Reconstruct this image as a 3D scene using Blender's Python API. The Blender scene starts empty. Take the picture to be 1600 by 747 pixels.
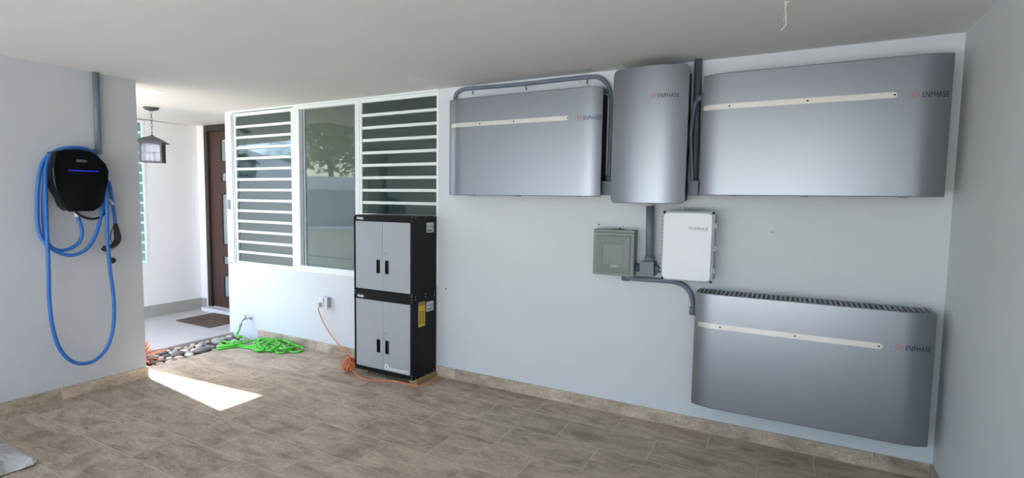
import bpy, bmesh, math, random
from mathutils import Vector, Matrix
PI = math.pi
random.seed(7)
C = bpy.context.scene.collection
scn = bpy.context.scene

# ------------------------------------------------------------------ camera
F = 807.63                       # focal length in pixels of a 1600x747 frame
YAW, PITCH, ROLL = 0.4905, -0.0743, 0.0152
CAM = Vector((0.0, -3.8071, 1.6232))
def axes():
    sy, cy, sp, cp = math.sin(YAW), math.cos(YAW), math.sin(PITCH), math.cos(PITCH)
    f = Vector((-sy*cp, cy*cp, sp)); r0 = Vector((cy, sy, 0)); u0 = r0.cross(f)
    r = r0*math.cos(ROLL) + u0*math.sin(ROLL); u = u0*math.cos(ROLL) - r0*math.sin(ROLL)
    return r, u, f
RR, UU, FF = axes()
cd = bpy.data.cameras.new('camera'); cam = bpy.data.objects.new('camera', cd); C.objects.link(cam)
cd.sensor_width = 36; cd.lens = F/1600*36; cd.clip_start = 0.05; cd.clip_end = 300
m = Matrix.Identity(4)
for i in range(3):
    m[i][0], m[i][1], m[i][2], m[i][3] = RR[i], UU[i], -FF[i], CAM[i]
cam.matrix_world = m; scn.camera = cam
def at(x, y, ax, v):
    """where the sight line of photo point (x, y) meets the plane axis=v"""
    d = FF + RR*((x-800)/F) - UU*((y-373.5)/F)
    return CAM + d*((v-CAM[ax])/d[ax])

# ------------------------------------------------------------------ light
SUN_DIR = Vector((1.60, -0.155, -2.60)).normalized()
w = bpy.data.worlds.new('sky'); scn.world = w; w.use_nodes = True
nt = w.node_tree; nt.nodes.clear()
sky = nt.nodes.new('ShaderNodeTexSky'); sky.sky_type = 'NISHITA'; sky.sun_disc = False
sky.sun_elevation = math.asin(-SUN_DIR.z); sky.sun_rotation = math.atan2(-SUN_DIR.x, -SUN_DIR.y)
sky.air_density = 1.0; sky.dust_density = 2.0; sky.ozone_density = 1.0
bg = nt.nodes.new('ShaderNodeBackground'); bg.inputs[1].default_value = 0.72
wo = nt.nodes.new('ShaderNodeOutputWorld')
hz_ = nt.nodes.new('ShaderNodeHueSaturation'); hz_.inputs['Saturation'].default_value = 1.0
nt.links.new(sky.outputs[0], hz_.inputs['Color']); nt.links.new(hz_.outputs[0], bg.inputs[0]); nt.links.new(bg.outputs[0], wo.inputs[0])
sl = bpy.data.lights.new('sun', 'SUN'); sun = bpy.data.objects.new('sun', sl); C.objects.link(sun)
sl.energy = 11.0; sl.angle = 0.009; sl.color = (1.0, 0.95, 0.88)
sun.rotation_euler = SUN_DIR.to_track_quat('-Z', 'Y').to_euler(); sun.location = (-6, -3, 8)
scn.view_settings.view_transform = 'Standard'; scn.view_settings.look = 'None'
scn.view_settings.gamma = 1; scn.view_settings.use_curve_mapping = False
scn.view_settings.exposure = 0.85
scn.cycles.max_bounces = 12; scn.cycles.diffuse_bounces = 8; scn.cycles.glossy_bounces = 5
scn.cycles.transparent_max_bounces = 16; scn.cycles.transmission_bounces = 6
scn.cycles.sample_clamp_indirect = 6.0; scn.cycles.caustics_reflective = False; scn.cycles.caustics_refractive = False

# ------------------------------------------------------------------ materials
def srgb(r, g, b):
    f = lambda c: (c/255/12.92) if c/255 <= .04045 else ((c/255+.055)/1.055)**2.4
    return (f(r), f(g), f(b), 1)
def mat(name, col, rough=.5, metal=0, noise=0, nscale=8, bump=0, bscale=60, spec=.5, coat=0, emit=None, es=0):
    mt = bpy.data.materials.new(name); mt.use_nodes = True
    n = mt.node_tree.nodes; l = mt.node_tree.links; p = n['Principled BSDF']
    p.inputs['Roughness'].default_value = rough; p.inputs['Metallic'].default_value = metal
    p.inputs['Specular IOR Level'].default_value = spec; p.inputs['Coat Weight'].default_value = coat
    tc = n.new('ShaderNodeTexCoord')
    nz = n.new('ShaderNodeTexNoise'); nz.inputs['Scale'].default_value = nscale; nz.inputs['Detail'].default_value = 5
    l.new(tc.outputs['Object'], nz.inputs['Vector'])
    cr = n.new('ShaderNodeValToRGB')
    a = noise if noise else .03
    cr.color_ramp.elements[0].color = (col[0]*(1-a), col[1]*(1-a), col[2]*(1-a), 1)
    cr.color_ramp.elements[1].color = (min(1, col[0]*(1+a)), min(1, col[1]*(1+a)), min(1, col[2]*(1+a)), 1)
    cr.color_ramp.elements[0].position = .3; cr.color_ramp.elements[1].position = .7
    l.new(nz.outputs['Fac'], cr.inputs[0]); l.new(cr.outputs[0], p.inputs['Base Color'])
    if bump:
        nb = n.new('ShaderNodeTexNoise'); nb.inputs['Scale'].default_value = bscale; nb.inputs['Detail'].default_value = 4
        l.new(tc.outputs['Object'], nb.inputs['Vector'])
        b = n.new('ShaderNodeBump'); b.inputs['Strength'].default_value = bump; b.inputs['Distance'].default_value = .003
        l.new(nb.outputs['Fac'], b.inputs['Height']); l.new(b.outputs[0], p.inputs['Normal'])
    if emit:
        p.inputs['Emission Color'].default_value = emit; p.inputs['Emission Strength'].default_value = es
    return mt
M = {}
M['wall'] = mat('painted_wall', srgb(214, 219, 222), .75, noise=.02, nscale=1.5, bump=.25, bscale=90)
M['wall_white'] = mat('white_painted_wall', srgb(232, 232, 231), .75, noise=.015, nscale=1.5, bump=.2, bscale=90)
M['wall_shade'] = mat('wall_paint_with_shade', srgb(196, 199, 203), .75, noise=.02, nscale=1.5, bump=.25, bscale=90)  # same wall paint, greyed: shade on the left wall put into the colour
M['warm_bounce'] = mat('warm_bounce_paving', srgb(206, 188, 164), .9, noise=.08, nscale=3)  # warm tone for the added strip that reflects sunlight upward
M['ceiling'] = mat('painted_ceiling', srgb(226, 226, 224), .85, noise=.02, nscale=1.2, bump=.35, bscale=45)
M['frame'] = mat('white_aluminium', srgb(232, 240, 238), .4, noise=.01)
M['pvc'] = mat('grey_pvc', srgb(112, 122, 135), .45, noise=.04)
M['pvc_dark'] = mat('dark_grey_pvc', srgb(78, 86, 98), .5, noise=.04)
M['satin'] = mat('satin_silver_paint', srgb(150, 154, 161), .34, metal=.88, noise=.01, nscale=3)
M['strip'] = mat('brushed_silver_strip', srgb(216, 213, 206), .3, metal=.35, noise=.06, nscale=14)
M['black'] = mat('black_powder_coat', srgb(9, 9, 11), .5, noise=.1, nscale=30, spec=.25)
M['housing'] = mat('dark_housing', srgb(34, 37, 42), .55)
M['grille'] = mat('dark_grille', srgb(150, 156, 164), .5)
M['door_grey'] = mat('silver_grey_steel', srgb(168, 173, 178), .42, metal=.2, noise=.02)
M['text_dark'] = mat('dark_print', srgb(40, 46, 56), .5)
M['text_orange'] = mat('orange_print', srgb(190, 92, 50), .5)
M['text_white'] = mat('white_print', srgb(238, 240, 240), .5)
M['text_grey'] = mat('grey_print', srgb(120, 124, 130), .5)
M['whitebox'] = mat('white_polycarbonate', srgb(228, 231, 236), .3, noise=.01)
M['lightgrey'] = mat('light_grey_plastic', srgb(172, 178, 184), .45)
M['boxgrey'] = mat('grey_green_enamel', srgb(128, 135, 134), .45, noise=.02)
M['screw'] = mat('steel_screw', srgb(170, 170, 170), .35, metal=.8)
M['screw_dark'] = mat('dark_screw', srgb(52, 50, 50), .5, metal=.5)
M['orange'] = mat('orange_cord_rubber', srgb(232, 146, 98), .5, noise=.08, nscale=20)
M['green'] = mat('green_hose_fabric', srgb(88, 206, 60), .45, noise=.12, nscale=60, bump=.5, bscale=250)
M['blue'] = mat('blue_cable_rubber', srgb(42, 110, 188), .42, noise=.05, nscale=15)
M['gloss_black'] = mat('gloss_black_plastic', srgb(5, 5, 7), .12, noise=.05, spec=.3)
M['led'] = mat('blue_light_bar', srgb(20, 20, 180), .4, emit=(.05, .05, 1, 1), es=.25)
M['rubber'] = mat('black_rubber', srgb(26, 27, 29), .55)
M['brass'] = mat('tap_metal', srgb(190, 190, 188), .3, metal=.8)
M['lantern'] = mat('dark_grey_iron', srgb(86, 82, 80), .5, metal=.5, noise=.1, nscale=30)
M['mat'] = mat('brown_coir', srgb(98, 78, 64), .95, noise=.4, nscale=9, bump=1, bscale=200)
M['leaf_red'] = mat('orange_red_leaf', srgb(216, 118, 62), .45, noise=.25, nscale=10)
M['soil'] = mat('dark_soil', srgb(92, 76, 60), .95, noise=.4, nscale=25, bump=1, bscale=80)
M['foyer'] = mat('pale_foyer_tile', srgb(196, 190, 184), .45, noise=.03, nscale=4)
M['marble'] = mat('white_marble_sill', srgb(226, 226, 226), .35, noise=.04)
M['skirt_grey'] = mat('grey_foyer_skirting', srgb(166, 163, 156), .6, noise=.06, nscale=12)
M['brown'] = mat('dark_brown_frame', srgb(50, 40, 34), .5, noise=.12, nscale=6)
M['sheet'] = mat('crumpled_plastic', srgb(186, 186, 184), .3, noise=.06, nscale=12)
M['concrete'] = mat('pale_concrete', srgb(205, 204, 198), .9, noise=.08, nscale=1.5)
M['asphalt'] = mat('grey_asphalt', srgb(104, 111, 109), .9, noise=.08, nscale=1.5)
M['grass'] = mat('lawn_grass', srgb(96, 112, 66), .95, noise=.3, nscale=3)
M['leaf'] = mat('green_leaf', srgb(122, 148, 84), .6, noise=.35, nscale=2)
M['bark'] = mat('tree_bark', srgb(96, 82, 68), .9, noise=.2, nscale=6)
M['wallgrey'] = mat('grey_garden_wall_paint', srgb(172, 178, 182), .9)
M['coping'] = mat('white_coping', srgb(236, 236, 234), .8)
M['blind'] = mat('grey_green_blind', srgb(150, 160, 150), .85)
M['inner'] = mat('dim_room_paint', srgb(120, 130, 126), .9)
M['timber'] = mat('pine_plank', srgb(158, 132, 92), .8, noise=.15, nscale=10)
M['yellow'] = mat('yellow_notice', srgb(214, 186, 34), .6)
M['paper'] = mat('paper_label', srgb(196, 200, 200), .6)
M['thread'] = mat('frayed_string', srgb(226, 224, 214), .9)
M['plug'] = mat('pale_plug', srgb(214, 206, 200), .5)

# wood with vertical grain
def wood():
    mt = mat('dark_stained_wood', srgb(84, 58, 48), .45)
    n = mt.node_tree.nodes; l = mt.node_tree.links; p = n['Principled BSDF']
    tc = n.new('ShaderNodeTexCoord'); mp = n.new('ShaderNodeMapping'); mp.inputs['Scale'].default_value = (14, 14, 1.2)
    nz = n.new('ShaderNodeTexNoise'); nz.inputs['Scale'].default_value = 3; nz.inputs['Detail'].default_value = 6
    cr = n.new('ShaderNodeValToRGB'); cr.color_ramp.elements[0].color = srgb(52, 34, 30); cr.color_ramp.elements[1].color = srgb(82, 57, 48)
    l.new(tc.outputs['Object'], mp.inputs[0]); l.new(mp.outputs[0], nz.inputs['Vector']); l.new(nz.outputs['Fac'], cr.inputs[0]); l.new(cr.outputs[0], p.inputs['Base Color'])
    return mt
M['wood'] = wood()

# slate-look tile in a running bond; wall=True lays one row along x (skirting)
def tiles(name, axis_long='x', skirting=False, x_shift=0.0):
    mt = bpy.data.materials.new(name); mt.use_nodes = True
    n = mt.node_tree.nodes; l = mt.node_tree.links; p = n['Principled BSDF']
    geo = n.new('ShaderNodeNewGeometry'); sp = n.new('ShaderNodeSeparateXYZ'); l.new(geo.outputs['Position'], sp.inputs[0])
    def mth(op, a, b=None, c=None):
        q = n.new('ShaderNodeMath'); q.operation = op
        for i, v in enumerate((a, b, c)):
            if v is None: continue
            if isinstance(v, (int, float)): q.inputs[i].default_value = v
            else: l.new(v, q.inputs[i])
        return q.outputs[0]
    L, Wd = 0.6245, 0.3135
    if skirting:
        u = mth('DIVIDE', mth('ADD', sp.outputs['X' if axis_long == 'x' else 'Y'], 0.72+x_shift+L*40), L)
        iv = mth('MULTIPLY', u, 0.0); fv = None
    else:
        v = mth('DIVIDE', mth('ADD', sp.outputs['Y'], 0.302+Wd*60), Wd)
        iv = mth('FLOOR', v); fv = mth('FRACT', v)
        # rows alternate by half a tile; joint of the row next to the wall at x=-0.41
        par = mth('MODULO', mth('ADD', iv, 1), 2)          # iv=60 -> row next to the wall
        u = mth('ADD', mth('DIVIDE', mth('ADD', sp.outputs['X'], 0.41+L*40.5), L), mth('MULTIPLY', par, 0.5))
    iu = mth('FLOOR', u); fu = mth('FRACT', u)
    def edge(f, size):
        d = mth('MINIMUM', f, mth('SUBTRACT', 1.0, f)); return mth('MULTIPLY', d, size)
    de = edge(fu, L)
    if fv is not None: de = mth('MINIMUM', de, edge(fv, Wd))
    grout = n.new('ShaderNodeMapRange'); l.new(de, grout.inputs[0]); grout.inputs[1].default_value = .0014; grout.inputs[2].default_value = .0034
    grout.inputs[3].default_value = 1; grout.inputs[4].default_value = 0
    cmb = n.new('ShaderNodeCombineXYZ'); l.new(iu, cmb.inputs[0]); l.new(iv, cmb.inputs[1])
    wn = n.new('ShaderNodeTexWhiteNoise'); wn.noise_dimensions = '3D'; l.new(cmb.outputs[0], wn.inputs['Vector'])
    # per tile offset of the stone pattern
    off = n.new('ShaderNodeVectorMath'); off.operation = 'MULTIPLY_ADD'; l.new(wn.outputs['Color'], off.inputs[0]); off.inputs[1].default_value = (20, 20, 20); l.new(geo.outputs['Position'], off.inputs[2])
    mp = n.new('ShaderNodeMapping'); mp.inputs['Scale'].default_value = (1.0, 2.6, 2.0) if axis_long == 'x' else (2.6, 1, 2)
    mp.inputs['Rotation'].default_value = (0, 0, .18)
    l.new(off.outputs[0], mp.inputs[0])
    n1 = n.new('ShaderNodeTexNoise'); n1.inputs['Scale'].default_value = 3.2; n1.inputs['Detail'].default_value = 9; n1.inputs['Roughness'].default_value = .62; n1.inputs['Distortion'].default_value = .8
    n2 = n.new('ShaderNodeTexNoise'); n2.inputs['Scale'].default_value = 30; n2.inputs['Detail'].default_value = 6; n2.inputs['Roughness'].default_value = .7; n2.inputs['Distortion'].default_value = 1.2
    l.new(mp.outputs[0], n1.inputs['Vector']); l.new(mp.outputs[0], n2.inputs['Vector'])
    cr = n.new('ShaderNodeValToRGB'); l.new(n1.outputs['Fac'], cr.inputs[0])
    e = cr.color_ramp.elements
    k = 1.06 if skirting else 1.0
    g = lambda r_, g_, b_: srgb(min(255, r_*k), min(255, g_*k), min(255, b_*k))
    e[0].position = .28; e[0].color = g(140, 124, 108); e[1].position = .74; e[1].color = g(212, 197, 178)
    e2 = cr.color_ramp.elements.new(.5); e2.color = g(182, 167, 150)
    cr2 = n.new('ShaderNodeValToRGB'); l.new(n2.outputs['Fac'], cr2.inputs[0])
    cr2.color_ramp.elements[0].position = .3; cr2.color_ramp.elements[0].color = (.48, .46, .44, 1)
    cr2.color_ramp.elements[1].position = .62; cr2.color_ramp.elements[1].color = (1.18, 1.16, 1.12, 1)
    mul = n.new('ShaderNodeMix'); mul.data_type = 'RGBA'; mul.blend_type = 'MULTIPLY'; mul.inputs[0].default_value = .8
    l.new(cr.outputs[0], mul.inputs[6]); l.new(cr2.outputs[0], mul.inputs[7])
    tone = mth('MULTIPLY_ADD', wn.outputs['Value'], .16, .92)
    hs = n.new('ShaderNodeHueSaturation'); l.new(tone, hs.inputs['Value']); l.new(mul.outputs[2], hs.inputs['Color'])
    mx = n.new('ShaderNodeMix'); mx.data_type = 'RGBA'; l.new(grout.outputs[0], mx.inputs[0]); l.new(hs.outputs[0], mx.inputs[6]); mx.inputs[7].default_value = srgb(208, 196, 178)
    l.new(mx.outputs[2], p.inputs['Base Color'])
    p.inputs['Roughness'].default_value = .55
    b = n.new('ShaderNodeBump'); b.inputs['Strength'].default_value = .5; b.inputs['Distance'].default_value = .003
    hh = mth('SUBTRACT', n2.outputs['Fac'], mth('MULTIPLY', grout.outputs[0], .6)); l.new(hh, b.inputs['Height']); l.new(b.outputs[0], p.inputs['Normal'])
    return mt
M['tile'] = tiles('slate_look_floor_tile')
M['tile_skirt'] = tiles('slate_look_skirting', skirting=True)
M['tile_skirt_y'] = tiles('slate_look_skirting_side', 'y', True)

def glass(name, tint, fac, rough=.015, frost=0.0, frost_col=(.8, .85, .82, 1)):
    mt = bpy.data.materials.new(name); mt.use_nodes = True
    n = mt.node_tree.nodes; l = mt.node_tree.links; n.clear()
    o = n.new('ShaderNodeOutputMaterial'); t = n.new('ShaderNodeBsdfTransparent'); t.inputs[0].default_value = tint
    g = n.new('ShaderNodeBsdfGlossy'); g.inputs['Roughness'].default_value = rough; g.inputs[0].default_value = (.9, .95, .93, 1)
    lw = n.new('ShaderNodeLayerWeight'); lw.inputs[0].default_value = fac
    mx = n.new('ShaderNodeMixShader'); l.new(lw.outputs['Fresnel'], mx.inputs[0])
    last = t.outputs[0]
    if frost:
        d = n.new('ShaderNodeBsdfDiffuse'); d.inputs[0].default_value = frost_col
        m2 = n.new('ShaderNodeMixShader'); m2.inputs[0].default_value = frost; l.new(t.outputs[0], m2.inputs[1]); l.new(d.outputs[0], m2.inputs[2]); last = m2.outputs[0]
    l.new(last, mx.inputs[1]); l.new(g.outputs[0], mx.inputs[2]); l.new(mx.outputs[0], o.inputs[0])
    return mt
M['glass_green'] = glass('green_louvre_glass', (.34, .52, .47, 1), .50, .05, .16, srgb(112, 148, 140))
M['glass_clear'] = glass('grey_fixed_glass', (.62, .70, .66, 1), .40, .02, .38, srgb(152, 164, 154))
M['glass_frost'] = glass('frosted_door_glass', (.5, .55, .55, 1), .5, .2, .75, srgb(168, 182, 184))
M['glass_lamp'] = glass('seedy_lantern_glass', (.92, .92, .95, 1), .3, .1, .10, srgb(240, 238, 245))

# ------------------------------------------------------------------ mesh helpers
ORG = {}
class MB:
    def __init__(s): s.bm = bmesh.new()
    def box(s, x0, x1, y0, y1, z0, z1, bev=0, mi=0, seg=2):
        vs = [s.bm.verts.new((x, y, z)) for x in (x0, x1) for y in (y0, y1) for z in (z0, z1)]
        fs = [s.bm.faces.new([vs[i] for i in q]) for q in ((0, 1, 3, 2), (4, 6, 7, 5), (0, 4, 5, 1), (2, 3, 7, 6), (0, 2, 6, 4), (1, 5, 7, 3))]
        for f in fs: f.material_index = mi
        if bev:
            es = list({e for f in fs for e in f.edges})
            r = bmesh.ops.bevel(s.bm, geom=es, offset=bev, segments=seg, affect='EDGES', profile=.5)
            for f in r['faces']: f.material_index = mi
        return s
    def prism(s, pts, axis, a, b, mi=0, bev=0):
        """polygon pts (2D) pushed along axis from a to b"""
        def P(p, v):
            return (v, p[0], p[1]) if axis == 0 else ((p[0], v, p[1]) if axis == 1 else (p[0], p[1], v))
        A = [s.bm.verts.new(P(p, a)) for p in pts]; B = [s.bm.verts.new(P(p, b)) for p in pts]
        fa = s.bm.faces.new(A); fb = s.bm.faces.new(list(reversed(B))); fs = [fa, fb]
        for i in range(len(pts)):
            j = (i+1) % len(pts); fs.append(s.bm.faces.new((A[i], B[i], B[j], A[j])))
        for f in fs: f.material_index = mi
        if bev:
            es = list({e for f in (fa, fb) for e in f.edges})
            r = bmesh.ops.bevel(s.bm, geom=es, offset=bev, segments=3, affect='EDGES', profile=.5)
            for f in r['faces']: f.material_index = mi
        return s
    def tube(s, pts, r, n=10, mi=0, closed=False, cap=True):
        pts = [Vector(p) for p in pts]; N = len(pts)
        rad = r if isinstance(r, (list, tuple)) else [r]*N
        up = None; rings = []
        for i in range(N):
            a = pts[i-1] if (i > 0 or closed) else pts[0]; b = pts[(i+1) % N] if (i < N-1 or closed) else pts[-1]
            t = (b-a).normalized()
            if up is None:
                up = Vector((0, 0, 1)) if abs(t.z) < .9 else Vector((1, 0, 0))
            up = (up - t*up.dot(t))
            if up.length < 1e-6: up = t.orthogonal()
            up.normalize(); sd = t.cross(up)
            rings.append([s.bm.verts.new(pts[i] + (up*math.cos(2*PI*k/n) + sd*math.sin(2*PI*k/n))*rad[i]) for k in range(n)])
        for i in range(N if closed else N-1):
            A, B = rings[i], rings[(i+1) % N]
            for k in range(n):
                f = s.bm.faces.new((A[k], A[(k+1) % n], B[(k+1) % n], B[k])); f.material_index = mi; f.smooth = True
        if cap and not closed:
            for rr, fl in ((rings[0], 0), (rings[-1], 1)):
                f = s.bm.faces.new(rr if fl else list(reversed(rr))); f.material_index = mi
        return s
    def cyl(s, p0, p1, r, n=16, mi=0): return s.tube([p0, p1], r, n, mi)
    def lathe(s, prof, c, n=20, mi=0, axis=2):
        """prof: (radius, height) list turned about an axis through c"""
        rings = []
        for (r, h) in prof:
            ring = []
            for k in range(n):
                a = 2*PI*k/n; u, v = r*math.cos(a), r*math.sin(a)
                d = (u, v, h) if axis == 2 else ((u, h, v) if axis == 1 else (h, u, v))
                ring.append(s.bm.verts.new((c[0]+d[0], c[1]+d[1], c[2]+d[2])))
            rings.append(ring)
        for A, B in zip(rings, rings[1:]):
            for k in range(n):
                f = s.bm.faces.new((A[k], A[(k+1) % n], B[(k+1) % n], B[k])); f.smooth = True; f.material_index = mi
        for rr in (rings[0], rings[-1]):
            f = s.bm.faces.new(rr); f.material_index = mi
        return s
    def ball(s, c, r, mi=0, sc=(1, 1, 1), seg=12, rings=8):
        mm = Matrix.Translation(c) @ Matrix.Diagonal((r*sc[0], r*sc[1], r*sc[2], 1))
        res = bmesh.ops.create_uvsphere(s.bm, u_segments=seg, v_segments=rings, radius=1, matrix=mm)
        for v in res['verts']:
            for f in v.link_faces: f.smooth = True; f.material_index = mi
        return s
    def quad(s, pts, mi=0):
        f = s.bm.faces.new([s.bm.verts.new(p) for p in pts]); f.material_index = mi; return s
    def build(s, name, mats, parent=None, loc=None, smooth=False):
        if not isinstance(mats, (list, tuple)): mats = [mats]
        bmesh.ops.recalc_face_normals(s.bm, faces=s.bm.faces)
        me = bpy.data.meshes.new(name)
        if parent is not None: org = ORG[parent.name]
        else:
            if loc is None:
                xs = [v.co for v in s.bm.verts]
                loc = (sum(v.x for v in xs)/len(xs), sum(v.y for v in xs)/len(xs), min(v.z for v in xs))
            org = Vector(loc)
        for v in s.bm.verts: v.co -= org
        if smooth:
            for f in s.bm.faces: f.smooth = True
        s.bm.to_mesh(me); s.bm.free()
        for q in mats: me.materials.append(q)
        o = bpy.data.objects.new(name, me); C.objects.link(o)
        if parent is not None: o.parent = parent
        else: o.location = org
        ORG[o.name] = org
        return o
def crom(pts, n=8, closed=False):
    pts = [Vector(p) for p in pts]; out = []; N = len(pts)
    for i in range(N if closed else N-1):
        g = (lambda k: pts[k % N]) if closed else (lambda k: pts[max(0, min(N-1, k))])
        p0, p1, p2, p3 = g(i-1), g(i), g(i+1), g(i+2)
        for k in range(n):
            t = k/n
            out.append(.5*((2*p1)+(p2-p0)*t+(2*p0-5*p1+4*p2-p3)*t*t+(3*p1-p0-3*p2+p3)*t**3))
    if not closed: out.append(pts[-1])
    return out
def thing(name, loc, label, cat, group=None):
    o = bpy.data.objects.new(name, None); C.objects.link(o); o.location = loc; o.empty_display_size = .1
    ORG[o.name] = Vector(loc); return tag(o, label, cat, group)
def tag(o, label, cat, group=None, kind=None):
    o['label'] = label; o['category'] = cat
    if group: o['group'] = group
    if kind: o['kind'] = kind
    return o
def struct(o, label=None):
    o['kind'] = 'structure'
    if label: o['label'] = label
    return o
def text_into(mb, s, size, place, mi=0, bold=0.0, xs=1.0, font_shear=0.0, space=1.0):
    """flat lettering; place(u, v) gives the 3D point of a letter point (u along the line, v up)"""
    cu = bpy.data.curves.new('lettering', 'FONT'); cu.body = s; cu.size = size; cu.offset = bold; cu.shear = font_shear
    cu.space_character = space; cu.resolution_u = 3
    ob = bpy.data.objects.new('lettering', cu); C.objects.link(ob)
    bpy.context.view_layer.update()
    me = bpy.data.meshes.new_from_object(ob.evaluated_get(bpy.context.evaluated_depsgraph_get()))
    bpy.data.objects.remove(ob); bpy.data.curves.remove(cu)
    vs = [mb.bm.verts.new(place(v.co.x*xs, v.co.y)) for v in me.vertices]
    for p in me.polygons:
        try: f = mb.bm.faces.new([vs[i] for i in p.vertices]); f.material_index = mi
        except ValueError: pass
    bpy.data.meshes.remove(me)
def text_width(s, size, xs=1.0, space=1.0, bold=0.0):
    cu = bpy.data.curves.new('lettering', 'FONT'); cu.body = s; cu.size = size; cu.space_character = space; cu.offset = bold
    ob = bpy.data.objects.new('lettering', cu); C.objects.link(ob); bpy.context.view_layer.update()
    wd = ob.dimensions.x*xs; bpy.data.objects.remove(ob); bpy.data.curves.remove(cu); return wd

H = 2.6
XR, XL, XF = 0.824, -4.99, -7.42
YE = -1.355                        # end of the left wall
YB = -6.4                          # open front of the carport

# ------------------------------------------------------------------ setting
def slab_edge(pts, z0, z1): return MB().prism(pts, 2, z0, z1)
struct(slab_edge([(XL-.15, YB), (XR+.15, YB), (XR+.15, 0), (-5.27, 0), (-5.27, YE+.1), (XL-.15, YE+.1)], -.12, 0).build('floor', M['tile']), 'stone-look grey tiled carport floor')
struct(MB().box(XF, -5.80, -.93, .6, -.12, .0).build('floor_foyer', M['foyer']))
struct(slab_edge([(XL-.15, YB), (XR+.15, YB), (XR+.15, .75), (XF-.15, .75), (XF-.15, -1.12), (-5.33, -.95), (-5.33, YB)], H, H+.18).build('ceiling', M['ceiling']))
WL, WR, WB = -5.715, -2.785, .835
struct(MB().prism([(-5.86, -.12), (XR, -.12), (XR, H), (WR, H), (WR, WB), (WL, WB), (WL, H), (-5.86, H)], 1, 0, .16).build('wall_back', M['wall']))
struct(MB().box(XR, XR+.15, YB, .16, 0, H).build('wall_right', M['wall']))
struct(MB().box(XL-.15, XL, YB, YE, 0, H).build('wall_left', M['wall_shade']))
# foyer walls
wy0, wy1 = -.93, -.085
struct(MB().prism([(-2.2, -.12), (.75, -.12), (.75, H), (wy1, H-.01), (wy1, .715), (wy0, .715), (wy0, H-.01), (-.95, H), (-2.2, H)], 0, XF-.15, XF).build('wall_foyer_left', M['wall_white']))
struct(MB().prism([(XF, -.12), (-7.25, -.12), (-7.25, H), (XF, H)], 1, .6, .75).build('wall_foyer_back', M['wall_white']))
struct(MB().box(-6.08, -5.86, .58, .74, 0, H).build('wall_foyer_right', M['wall_white']))
struct(MB().box(-5.86, -5.715, .16, .74, 0, H).build('wall_foyer_return', M['wall_white']))
# room behind the windows
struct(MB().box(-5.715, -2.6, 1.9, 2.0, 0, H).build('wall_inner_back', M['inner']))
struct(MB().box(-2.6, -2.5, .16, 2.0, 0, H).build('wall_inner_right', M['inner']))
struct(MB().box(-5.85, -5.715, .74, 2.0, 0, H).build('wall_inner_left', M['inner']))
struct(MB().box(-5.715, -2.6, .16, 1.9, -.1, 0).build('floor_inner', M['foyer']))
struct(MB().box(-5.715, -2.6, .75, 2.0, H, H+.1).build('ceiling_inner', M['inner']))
# skirtings
struct(MB().box(-5.333, XR-.013, -.012, 0, 0, .0955).build('baseboard_back', M['tile_skirt']))
b = MB(); b.box(XL, XL+.012, YB, YE+.012, 0, .0955); b.box(XL-.15, XL, YE, YE+.012, 0, .0955)
struct(b.build('baseboard_left', M['tile_skirt_y']))
struct(MB().box(XR-.012, XR, YB, 0, 0, .0955).build('baseboard_right', M['tile_skirt_y']))
b = MB(); b.box(XF, XF+.014, -.86, .60, 0, .158); b.box(XF+.014, XF+.12, .586, .6, 0, .158)
struct(b.build('baseboard_foyer', M['skirt_grey']))
struct(MB().box(-7.26, -6.08, .49, .62, 0.0, .055, bev=.006).build('trim_1', M['marble']), 'white marble door sill')

# windows -----------------------------------------------------------------
def jalousie(name, x0, x1, z0, z1, n, ax='x', plane=0.0, fr=.03, label=None):
    """louvre window; ax 'x' lies in the back wall, 'y' in the foyer side wall (outer face at plane)"""
    def bx(mb, a0, a1, d0, d1, zz0, zz1, bev=0):
        if ax == 'x': mb.box(a0, a1, plane+d0, plane+d1, zz0, zz1, bev)
        else: mb.box(plane-d1, plane-d0, a0, a1, zz0, zz1, bev)
    f = MB()
    bx(f, x0-fr, x0, -.006, .12, z0-.03, z1+.035, .003); bx(f, x1, x1+fr, -.006, .12, z0-.03, z1+.035, .003)
    bx(f, x0, x1, -.004, .12, z0-.03, z0, .003); bx(f, x0, x1, -.004, .12, z1, z1+.035, .003)
    root = struct(f.build(name, M['frame'], loc=((x0, plane, z0) if ax == 'x' else (plane, x0, z0))), label)
    p = (z1-z0)/n
    for i in range(n):
        za = z0+i*p
        g = MB(); d0, d1, th = .006, .016, .005
        q = [(d0, za+.012), (d0+th, za+.012), (d1+th, za+p-.004), (d1, za+p-.004)]
        if ax == 'x': g.prism([(plane+a, c) for a, c in q], 0, x0+.002, x1-.002)
        else: g.prism([(plane-a, c) for a, c in q], 1, x0+.002, x1-.002)
        g.build('glass_slat', M['glass_green'], root)
        r = MB()
        if i > 0: bx(r, x0, x1, -.002, .020, za-.014, za+.014, .003)
        else: bx(r, x0, x1, .0, .020, za+.001, za+.010, .002)
        r.build('slat_rail', M['frame'], root)
    return root
jalousie('window_1', -5.66, -4.725, .860, 2.535, 14, label='left louvre window of fourteen green glass slats')
jalousie('window_3', -3.71, -2.812, .860, 2.545, 14, label='right louvre window partly behind the black cabinets')
jalousie('window_4', wy0+.03, wy1-.03, .745, 2.555, 14, 'y', XF, .03, label='narrow louvre window in the foyer side wall')
f = MB()
f.box(-4.693, -4.60, -.006, .12, .83, 2.58, .003); f.box(-3.80, -3.743, -.006, .12, .83, 2.58, .003)
f.box(-4.60, -3.80, -.004, .12, .83, .895, .003); f.box(-4.60, -3.80, -.004, .12, 2.545, 2.58, .003)
f.box(-4.655, -4.648, -.0075, -.006, .83, 2.57)
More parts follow.
